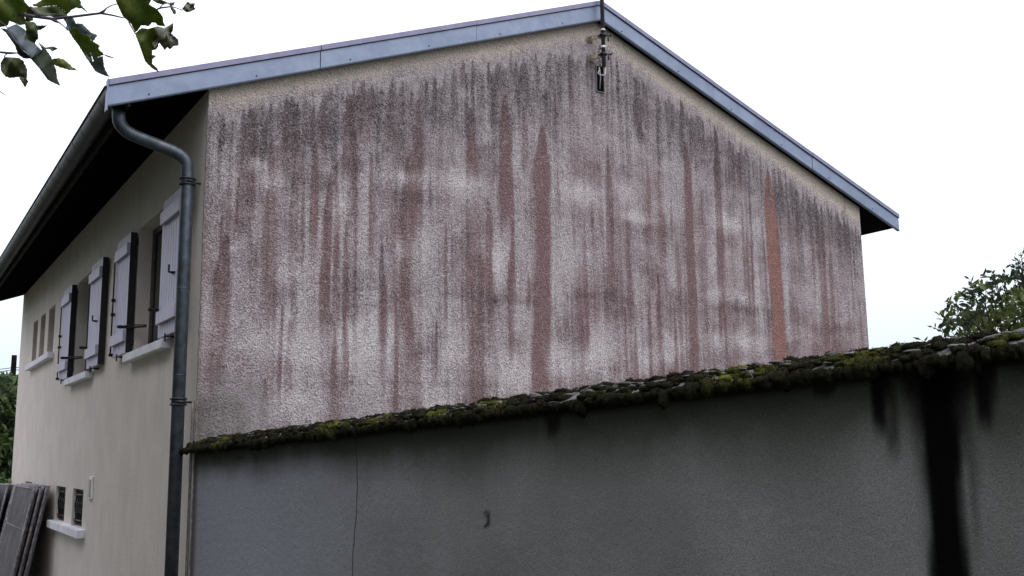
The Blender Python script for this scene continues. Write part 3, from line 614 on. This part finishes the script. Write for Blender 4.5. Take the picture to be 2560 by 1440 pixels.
# ---------------------------------------------------------------- leaning panels
n = N('weathered_board'); f = n.noise(1, 5, .6, vec=n.mapv((14, 14, 1.2))); f2 = n.noise(4, 4)
c = n.mix(n.ramp(f2, .3, .7), (.035,.030,.036), (.08,.068,.078)); c = n.mix(n.ramp(f, .56, .68, 0, .8), c, (.30,.26,.25))
n.col(c); n.bump(f, .3, .004); M_BOARD = n.set(.65, 0, .4)
M_BAR = simple('grey_weathered_frame', (.27,.25,.28), .7, 0, .5, 20, .3)
def panel(y0, y1, xt, z1, label, group, lean=.176, th=.026):
    """board standing on its edge, leaning on the house; xt is its top x"""
    h = z1-GZ; e_ = empty('leaning_panel', (xt-h*lean, (y0+y1)/2, GZ), label, 'panel', group)
    e_.rotation_euler = (0, 0, 0)
    def pt(v, y, o_): x_ = xt-(1-v)*h*lean-o_; return (x_, y, GZ+v*h-o_*lean)
    def slab(v0, v1, ya, yb, oa, ob, m):
        m.add([pt(v0,ya,oa),pt(v0,yb,oa),pt(v1,yb,oa),pt(v1,ya,oa),pt(v0,ya,ob),pt(v0,yb,ob),pt(v1,yb,ob),pt(v1,ya,ob)], [(0,1,2,3),(7,6,5,4),(0,4,5,1),(1,5,6,2),(2,6,7,3),(3,7,4,0)])
    m = MB(); slab(.01, .985, y0+.02, y1-.02, .006, .014, m); m.build('board', M_BOARD, e_)
    m = MB()
    for yy_ in (y0+.012, y1-.012): m.tube([pt(0,yy_,.01), pt(1,yy_,.01)], .0165, 8)
    m.tube([pt(.992,y0,.01), pt(.992,y1,.01)], .0115, 8)
    slab(.66, .668, y0+.02, y1-.02, .014, .017, m)
    m.build('frame', M_BAR, e_, True)
    return e_
G1 = 'framed boards leaning in a stack against the house'
labs = ['innermost framed board of the leaning stack, tight against the house wall', 'framed board second from the house wall in the leaning stack', 'framed board third from the wall, inside the leaning stack',
        'framed board in the leaning stack just behind the two outermost', 'framed board directly behind the streaked outermost one', 'outermost dark framed board with pale streaks on its face']
for k, (xt, yo) in enumerate([(-.058,.05),(-.092,-.02),(-.128,.06),(-.166,-.04),(-.204,.05),(-.245,-.05)]):
    panel(6.92+yo, 9.1+yo*3, xt, -.372-[.0,.02,.006,.03,.012,.024][k], labs[k], G1)
labs2 = ['slanted framed board at the frame edge beyond the main stack, nearer the wall', 'slanted framed board at the frame edge beyond the main stack, farther out']
for k, xt in enumerate((-.22,-.30)): panel(9.35+.1*k, 10.6, xt, -.40, labs2[k], 'framed boards beyond the main stack')
o = MB().box(-.62, -.50, 9.5, 11.4, GZ, -.47).build('white_box', M_VENT, bevel=.02); tag(o, 'white box edge showing behind the slanted boards at the left frame edge', 'box')  # plain white block for an unidentified pale shape

# ---------------------------------------------------------------- foliage helper
def foliage(center, radii, count, size, seed, shape='oval', shell=.5, zcut=None, lob=.35):
    g_ = np.random.default_rng(seed); c_ = np.array(center); ra = np.array(radii)
    d_ = g_.normal(size=(count*2, 3)); d_ /= np.linalg.norm(d_, axis=1)[:, None]
    rad = 1+lob*(fbm(d_[:,0]*2.3+5, d_[:,1]*2.3+d_[:,2]*2.9+9, seed, 3)-.5)*2
    q = g_.uniform(shell**3, 1, len(d_))**(1/3)*rad
    P = c_+d_*q[:, None]*ra
    gap = fbm(P[:,0]*2.2/ra[0]*2, P[:,2]*2.2/ra[2]*2+P[:,1]*1.3, seed+5, 3)
    P = P[gap > .40][:count]; m = len(P)
    nrm = g_.normal(size=(m,3))+np.array([0,0,.6]); nrm /= np.linalg.norm(nrm, axis=1)[:, None]
    t = np.cross(nrm, g_.normal(size=(m,3))); t /= np.linalg.norm(t, axis=1)[:, None]; b = np.cross(nrm, t)
    sz = size*g_.uniform(.6, 1.35, m)
    if shape == 'oval': tpl = [(-1,0,0),(-.35,-.42,.10),(.45,-.34,.06),(1,0,-.12),(.45,.34,.06),(-.35,.42,.10)]
    else: tpl = [(-1,0,0),(-.2,-.55,.1),(.5,-.25,.0),(1,0,-.2),(.4,.3,.0),(-.3,.6,.12)]
    V = np.stack([P+(t*a+b*bb+nrm*h)*sz[:, None] for a, bb, h in tpl], 1).reshape(-1, 3)
    F = np.arange(m)[:, None]*6
    F = np.vstack([F+np.array([[0,1,2,3]]), F+np.array([[0,3,4,5]])])
    tone = np.repeat(np.c_[g_.uniform(0,1,m), fbm(P[:,0]*3, P[:,2]*3+P[:,1]*2, seed+8, 2)], 6, 0)
    return V, F, tone
def leafmat(name, dark, mid, light, transl=.35):
    n = N(name); a = n.attr('tone'); c = n.mix(a[0], dark, mid); c = n.mix(n.ramp(a[1], .50, .72), c, light); c = n.mix(n.ramp(a[0], .88, 1.), c, light)
    n.col(c); n.set(.55, 0, .4)
    tr = n.t.nodes.new('ShaderNodeBsdfTranslucent'); n.lk(c, tr.inputs[0]); ms = n.t.nodes.new('ShaderNodeMixShader'); ms.inputs[0].default_value = transl
    n.lk(n.b.outputs[0], ms.inputs[1]); n.lk(tr.outputs[0], ms.inputs[2]); n.lk(ms.outputs[0], n.out.inputs[0]); return n.m
M_LEAFA = leafmat('tree_leaf', (.018,.034,.016), (.045,.080,.032), (.10,.155,.05))
M_LEAFB = leafmat('bush_leaf', (.05,.10,.03), (.10,.17,.05), (.16,.24,.07))
M_LEAFC = leafmat('shrub_leaf', (.016,.034,.020), (.034,.066,.032), (.11,.14,.04))
M_BARK = simple('bark', (.07,.055,.045), .9, 0, .4, 20, .6)
def tree(name, label, cat, center, radii, count, size, mat, seed, base_z=GZ, group=None, trunk=.12, lob=.35, shell=.5):
    c_ = Vector(center); e_ = empty(name, (c_.x, c_.y, base_z), label, cat, group)
    V, F, T = foliage(center, radii, count, size, seed, shell=shell, lob=lob)
    o = npmesh('crown', V, F, mat, e_, False); attr(o, 'tone', np.c_[T, T[:,0]])
    g_ = random.Random(seed); mb = MB(); top = c_+Vector((0,0,radii[2]*.5))
    b0 = Vector((c_.x, c_.y, base_z)); mb.tube([b0, b0.lerp(top,.4)+Vector((.05,.03,0)), b0.lerp(top,.75), top], [trunk, trunk*.8, trunk*.5, trunk*.15], 9)
    for k in range(12):
        t = g_.uniform(.35, .85); p = b0.lerp(top, t); dr = Vector((g_.uniform(-1,1), g_.uniform(-1,1), g_.uniform(.2,.9))); e2 = c_+Vector((dr.x*radii[0]*.75, dr.y*radii[1]*.75, dr.z*radii[2]*.7))
        mb.tube([p, p.lerp(e2,.5)+Vector((0,0,.05)), e2], [trunk*.35, trunk*.2, trunk*.06], 6)
    mb.build('trunk', M_BARK, e_, True); return e_
tree('deciduous_tree', 'leafy dark green tree behind the far corner of the house', 'tree', at(-120,1080,22), (2.1,2.1,1.55), 15000, .085, M_LEAFA, 5, lob=.22)
tree('deciduous_tree', 'dense shaded green tree standing lower beyond the house corner', 'tree', at(-90,1180,26), (2.3,2.0,1.5), 9000, .10, M_LEAFA, 8, lob=.2)
tree('low_bush', 'small bright green bush at the foot of the dark tree', 'bush', at(-30,1290,17.5), (.62,.6,.62), 4000, .05, M_LEAFB, 6, trunk=.04)
# shrub behind the garden wall on the right
sh = tree('tall_shrub', 'green leafy shrub rising above the mossy wall at the right edge', 'shrub', at(2690,880,6.6), (.80,.70,.60), 15000, .030, M_LEAFC, 12, trunk=.035, lob=.45, shell=.2)
def sprig(pts, nleaf, size, seed):
    g_ = random.Random(seed); mb = MB(); pts = [Vector(p) for p in pts]; mb.tube(pts, [.0045,.003,.0015][:len(pts)] if len(pts) == 3 else [.004,.0015], 5)
    mb.build('stem', M_BARK, sh, True); V = []; F = []
    for k in range(nleaf):
        t = .15+.85*k/max(1, nleaf-1); i = min(int(t*(len(pts)-1)), len(pts)-2); p = pts[i].lerp(pts[i+1], t*(len(pts)-1)-i)
        ax = (pts[-1]-pts[0]).normalized(); sd = 1 if k % 2 else -1
        dr = (ax*.7+rt*sd*g_.uniform(.3,.9)+fw*g_.uniform(-.5,.5)).normalized(); nr = dr.cross(Vector((g_.uniform(-1,1),g_.uniform(-1,1),g_.uniform(-1,1)))).normalized(); sz = size*g_.uniform(.6,1.2)
        b = len(V); V += [p, p+dr*sz*.45+nr*sz*.16, p+dr*sz, p+dr*sz*.45-nr*sz*.16]; F.append((b,b+1,b+2,b+3))
    o = npmesh('foliage', [tuple(v) for v in V], F, M_LEAFC, sh, False); attr(o, 'tone', np.tile([.3,.3,0,1], (len(V),1)))
for k, (p, nl) in enumerate([([(2460,790),(2440,745),(2424,698)],9),([(2500,750),(2494,715),(2485,685)],3),([(2390,850),(2350,826),(2332,818)],7),([(2340,880),(2320,862),(2304,850)],5),([(2350,890),(2352,862),(2356,832)],4),
        ([(2450,820),(2415,790),(2388,775)],8),([(2440,800),(2433,785),(2430,765)],4),([(2560,710),(2556,670),(2553,634)],8),([(2560,720),(2552,690),(2540,672)],5),([(2520,730),(2512,712),(2508,700)],3),([(2420,860),(2400,820),(2402,795)],7)]):
    sprig([at(a, b, 6.35) for a, b in p], nl, .052, 30+k)
for k in range(16):
    a = random.uniform(2400, 2600); b = 800-(a-2400)*.9; sprig([at(a+10,b+60,6.4), at(a,b+20,6.3), at(a-random.uniform(-12,18),b-random.uniform(5,30),6.3)], 8, .05, 60+k)

# utility pole with its wires far behind
pb = at(34, 1140, 34); e_ = empty('utility_pole', (pb.x, pb.y, GZ), 'distant wooden utility pole top above the dark tree', 'utility pole')
ptop = at(36, 888, 34)
MB().tube([(ptop.x, ptop.y, GZ), tuple(ptop)], [.13,.085], 10).build('pole', M_DARKWOOD, e_, True)
w = MB()
for dz in (-.42, -.5):
    a = ptop+Vector((0,0,dz)); b1 = a-rt*14+Vector((0,0,-1.2)); b2 = a+rt*14+Vector((0,0,.2))
    for q_ in (b1, b2): w.tube([a.lerp(q_, t)-Vector((0,0,.8*t*(1-t))) for t in np.linspace(0,1,12)], .012, 5)
w.build('wire', M_IRON, e_, True)

# ---------------------------------------------------------------- plane tree twig hanging into the view, plus unseen sky-blocking crown
n = N('plane_leaf'); a = n.attr('tone'); f = n.noise(14, 5, .7); vein = n.noise(70, 3)
gcol = n.mix(n.ramp(f, .35, .65), (.125,.185,.035), (.23,.27,.055)); gcol = n.mix(n.ramp(f, .60, .72, 0, .8), gcol, (.20,.14,.035))
pcol = n.mix(n.ramp(f, .3, .7), (.15,.19,.215), (.25,.30,.35)); dcol = n.mix(n.ramp(f, .35, .65), (.07,.065,.045), (.22,.21,.17))
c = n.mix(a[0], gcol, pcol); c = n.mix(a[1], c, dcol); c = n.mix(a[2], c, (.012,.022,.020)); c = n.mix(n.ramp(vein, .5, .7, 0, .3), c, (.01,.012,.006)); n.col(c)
n.bump(n.math('ADD', vein, f), .5, .003); n.set(.5, 0, .4)
tr = n.t.nodes.new('ShaderNodeBsdfTranslucent'); n.lk(c, tr.inputs[0]); ms = n.t.nodes.new('ShaderNodeMixShader'); ms.inputs[0].default_value = .5
n.lk(n.b.outputs[0], ms.inputs[1]); n.lk(tr.outputs[0], ms.inputs[2]); n.lk(ms.outputs[0], n.out.inputs[0]); M_PLANE = n.m
M_TWIG = simple('twig', (.085,.07,.10), .8, 0, .3, 60)
pt_ = at(-160, 40, 2.7); plane = empty('plane_tree', tuple(pt_), 'overhanging plane tree twig with large lobed leaves at the top left, with an unseen crown added to block sky light', 'tree')
cr = lambda a, b: (a/4.5714, b/4.5714)
V, F, T = foliage((-9.8,-2.0,3.7), (5.4,13.0,5.0), 34000, .30, 77, shape='x', shell=.55, lob=.22)  # unseen crown, spread wide to block low sky light from the facade
cw_ = npmesh('crown', V, F, M_LEAFA, plane, False); attr(cw_, 'tone', np.c_[T, T[:,0]])
mb = MB(); mb.tube([(-10,.5,GZ),(-9.9,.6,1),(-10.1,.4,4),(-10,.5,7.5)], [.38,.33,.25,.06], 12)
mb.tube([(-10,.4,2.2),(-7.2,-3.4,3.4),(-4.2,-5.2,2.9),tuple(at(-200,150,2.69))], [.14,.07,.03,.006], 8)
for k in range(11):
    a_ = k*.9; mb.tube([(-10,.5,2.2+k*.35),(-10+2.2*math.cos(a_),.5+3.8*math.sin(a_),3.4+k*.3),(-10+4.4*math.cos(a_),.5+8*math.sin(a_),4.2+k*.28)], [.16,.09,.02], 7)
mb.build('trunk', M_BARK, plane, True)
def leaf(outline, dep, gxy, tone, curl=.02, seed=0, teeth=.10):
    g_ = random.Random(seed); pts = []
    m = len(outline)
    area = sum(outline[i][0]*outline[(i+1) % m][1]-outline[(i+1) % m][0]*outline[i][1] for i in range(m)); sg = 1 if area > 0 else -1
    for i in range(m):
        a = Vector(outline[i]); b = Vector(outline[(i+1) % m]); e_ = b-a; L_ = e_.length; pts.append(a)
        if L_ > 34 and teeth:
            k = max(1, int(L_/38)); nr = Vector((e_.y, -e_.x)).normalized()*sg
            for q_ in range(k):
                t0 = (q_+.35)/k+g_.uniform(-.05,.05); t1 = t0+.30/k
                pts.append(a+e_*t0+nr*L_/k*teeth*g_.uniform(.4,1.3)*1.0); 
                if q_ < k-1 or t1 < .95: pts.append(a+e_*min(.97,t1)-nr*L_/k*teeth*.35)
    bm = bmesh.new(); vs = [bm.verts.new((p.x, p.y, 0)) for p in pts]; es = [bm.edges.new((vs[i], vs[(i+1) % len(vs)])) for i in range(len(vs))]
    bmesh.ops.triangle_fill(bm, use_beauty=True, edges=es)
    inner = [e for e in bm.edges if len(e.link_faces) == 2]
    for _ in range(2):
        bmesh.ops.subdivide_edges(bm, edges=[e for e in bm.edges if e.calc_length() > 28], cuts=1, use_grid_fill=False)
        bmesh.ops.triangulate(bm, faces=[f for f in bm.faces if len(f.verts) > 3])
    xs_ = [v.co.x for v in bm.verts]; ys_ = [v.co.y for v in bm.verts]; cx, cy = sum(xs_)/len(xs_), sum(ys_)/len(ys_); ext = max(max(xs_)-min(xs_), max(ys_)-min(ys_))
    for v in bm.verts:
        a, b = v.co.x, v.co.y; u, w_ = (a-cx)/ext, (b-cy)/ext
        dz = gxy[0]*u+gxy[1]*w_+curl*(4*(u+w_)**2)+curl*.8*math.sin(u*9+seed)*math.cos(w_*8+seed*2)
        v.co = at(*cr(a, b), dep+dz)
    me = bpy.data.meshes.new('leaf'); bm.to_mesh(me); bm.free()
    o = link('leaf', me, M_PLANE, plane, True); attr(o, 'tone', np.tile([*tone, 1], (len(me.vertices), 1)))
    sol = o.modifiers.new('thickness', 'SOLIDIFY'); sol.thickness = .0006
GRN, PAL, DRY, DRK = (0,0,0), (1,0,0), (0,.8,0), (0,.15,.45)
leaf([(-140,-60),(240,-60),(290,30),(335,75),(290,140),(270,180),(300,235),(285,275),(230,290),(150,255),(105,240),(95,285),(60,300),(-120,330)], 2.66, (.03,.05), GRN, seed=1, teeth=.05)
leaf([(280,245),(380,250),(430,292),(545,290),(480,330),(425,350),(440,430),(405,480),(365,525),(330,500),(285,470),(300,330)], 2.62, (.05,.02), DRK, seed=2)
leaf([(365,60),(430,30),(540,-40),(905,-40),(930,60),(1010,150),(930,95),(860,90),(810,120),(765,170),(740,130),(640,60),(520,70),(440,80)], 2.74, (-.03,.05), GRN, seed=3)
leaf([(345,85),(440,80),(520,75),(640,62),(740,132),(770,175),(790,212),(640,205),(560,182),(470,192),(400,180),(340,155)], 2.72, (.02,-.06), DRK, seed=4, teeth=.04)
leaf([(345,70),(400,90),(470,150),(620,152),(715,165),(640,190),(520,186),(400,168)], 2.70, (.02,-.03), (.7,.2,0), seed=44, teeth=.0)
leaf([(300,90),(350,70),(400,110),(375,190),(380,235),(300,250),(285,180)], 2.71, (.0,.02), (.1,.6,.3), seed=5, teeth=.05)
leaf([(80,320),(190,275),(290,340),(300,450),(400,500),(500,600),(370,660),(250,560),(160,430)], 2.60, (.04,-.05), PAL, seed=6, teeth=.03)
leaf([(0,320),(80,330),(160,435),(250,562),(370,662),(480,560),(430,470),(520,560),(580,640),(600,700),(640,790),(655,900),(690,980),(600,940),(550,915),(450,780),(350,668),(270,668),(205,620),(170,520),(60,365)], 2.63, (.06,-.07), (.25,0,.75), seed=7, teeth=.05)
leaf([(575,680),(660,665),(720,675),(790,730),(830,772),(895,806),(800,800),(700,772),(610,738)], 2.66, (.06,0), GRN, seed=8)
leaf([(722,200),(832,195),(870,270),(935,268),(1040,370),(1112,400),(1060,475),(1030,442),(920,392),(880,322),(780,350),(750,330),(765,280)], 2.70, (.05,.04), PAL, seed=9, teeth=.08)
leaf([(780,345),(850,310),(880,320),(920,390),(1030,400),(1040,460),(1140,520),(1125,560),(1190,625),(1100,660),(1030,590),(1060,700),(1100,770),(1000,680),(900,520),(830,430)], 2.68, (.03,.08), GRN, seed=10, teeth=.10)
leaf([(1030,590),(1100,660),(1175,640),(1190,760),(1210,810),(1250,880),(1160,850),(1090,815),(980,650),(900,520),(960,580),(1060,720),(1070,690)], 2.67, (.03,.08), (.75,0,.25), seed=11, teeth=.07)
leaf([(1305,-40),(1745,-40),(1705,50),(1800,110),(1860,190),(1870,260),(1890,300),(1800,290),(1780,260),(1735,258),(1700,300),(1650,290),(1610,290),(1580,340),(1545,370),(1500,270),(1410,190),(1365,100)], 2.58, (-.04,.06), (0,0,.12), seed=12, teeth=.05)
leaf([(1545,385),(1620,320),(1700,332),(1760,310),(1800,400),(1812,520),(1790,560),(1735,580),(1740,630),(1782,635),(1740,680),(1740,730),(1790,770),(1820,825),(1740,780),(1660,700),(1620,590),(1580,480)], 2.60, (.05,.06), GRN, seed=13, teeth=.06)
leaf([(1690,330),(1800,300),(1880,322),(1980,260),(1975,350),(1955,385),(2035,450),(2045,515),(1980,530),(1945,565),(1910,540),(1885,575),(1820,490),(1770,550),(1710,450)], 2.585, (.05,-.05), DRY, .05, seed=14, teeth=.06)
leaf([(1865,325),(1960,385),(2035,450),(2040,515),(1975,525),(1920,440)], 2.56, (.05,-.05), (.1,.9,0), .04, seed=24, teeth=.04)
leaf([(50,650),(200,660),(260,690),(310,790),(310,890),(280,910),(322,930),(290,1000),(215,880),(130,890),(70,880),(10,810),(5,720)], 2.60, (.05,.05), (0,.25,.45), .03, seed=15, teeth=.07)
leaf([(215,870),(300,900),(322,930),(288,1000),(250,940)], 2.57, (.03,.05), (0,.5,.1), .02, seed=25, teeth=.05)
leaf([(1735,0),(1790,-20),(1880,10),(1925,40),(1860,48),(1800,40)], 2.65, (.03,.02), (.2,.5,.1), seed=16, teeth=.05)
leaf([(1910,28),(1960,38),(2000,18),(1985,62),(1955,58),(1965,80),(2005,115),(2012,150),(1988,165),(1955,112),(1940,60)], 2.64, (.02,.03), (.1,.5,.3), .03, seed=17, teeth=.05)
leaf([(2080,105),(2140,20),(2190,40),(2225,35),(2218,80),(2235,100),(2180,130),(2140,140)], 2.63, (.03,-.02), (.35,.6,0), .04, seed=18, teeth=.06)
leaf([(470,500),(520,545),(560,535),(600,530),(662,550),(600,590),(565,560),(520,560)], 2.62, (.02,.0), (.6,.3,.1), seed=19, teeth=.04)
mb = MB()
for pl, r in (([(-200,150),(100,150),(400,188),(600,215),(830,190),(1150,150),(1290,175),(1420,206)], (.0060,.0055,.0045,.0042,.0036,.0032,.0024,.0016)),
              ([(1150,152),(1185,128),(1215,95),(1270,62),(1340,45)], (.0045,.0035,.0018,.0015,.0014)), ([(590,215),(625,235),(680,262),(730,300),(775,348)], (.0045,.0045,.0018,.0014,.0014)),
              ([(-150,590),(0,596),(110,607),(210,605)], (.003,.0028,.0034,.0014)), ([(85,608),(60,630),(45,655)], (.002,.0013,.0013)), ([(1790,108),(1835,90),(1960,75),(2030,95),(2090,120)], (.0022,.0024,.0018,.0012,.0012)),
              ([(1825,92),(1850,60),(1880,40)], (.0018,.0013,.0013)), ([(1190,625),(1240,645),(1300,662)], (.0012,.0024,.0010)), ([(1470,250),(1510,320),(1545,390)], (.0020,.0016,.0012)),
              ([(-80,1000),(0,1045),(68,1090)], (.0016,.0014,.0008)), ([(-20,225),(70,300),(180,470),(270,590),(365,656)], (.0014,.0013,.0012,.0010,.0008)), ([(1955,80),(1960,50),(1950,30)], (.0018,.0024,.003))):
    MB().tube([at(*cr(a, b), 2.575 if pl[0][0] < -10 and pl[0][1] > 200 and pl[0][1] < 300 else 2.69) for a, b in pl], list(r), 7).build('twig', M_TWIG, plane, True)
for o in list(COL.objects):                  # everything that is not ground is a thing
    if o.parent is None and o.get('category') and not o.get('kind'): o['kind'] = 'thing'
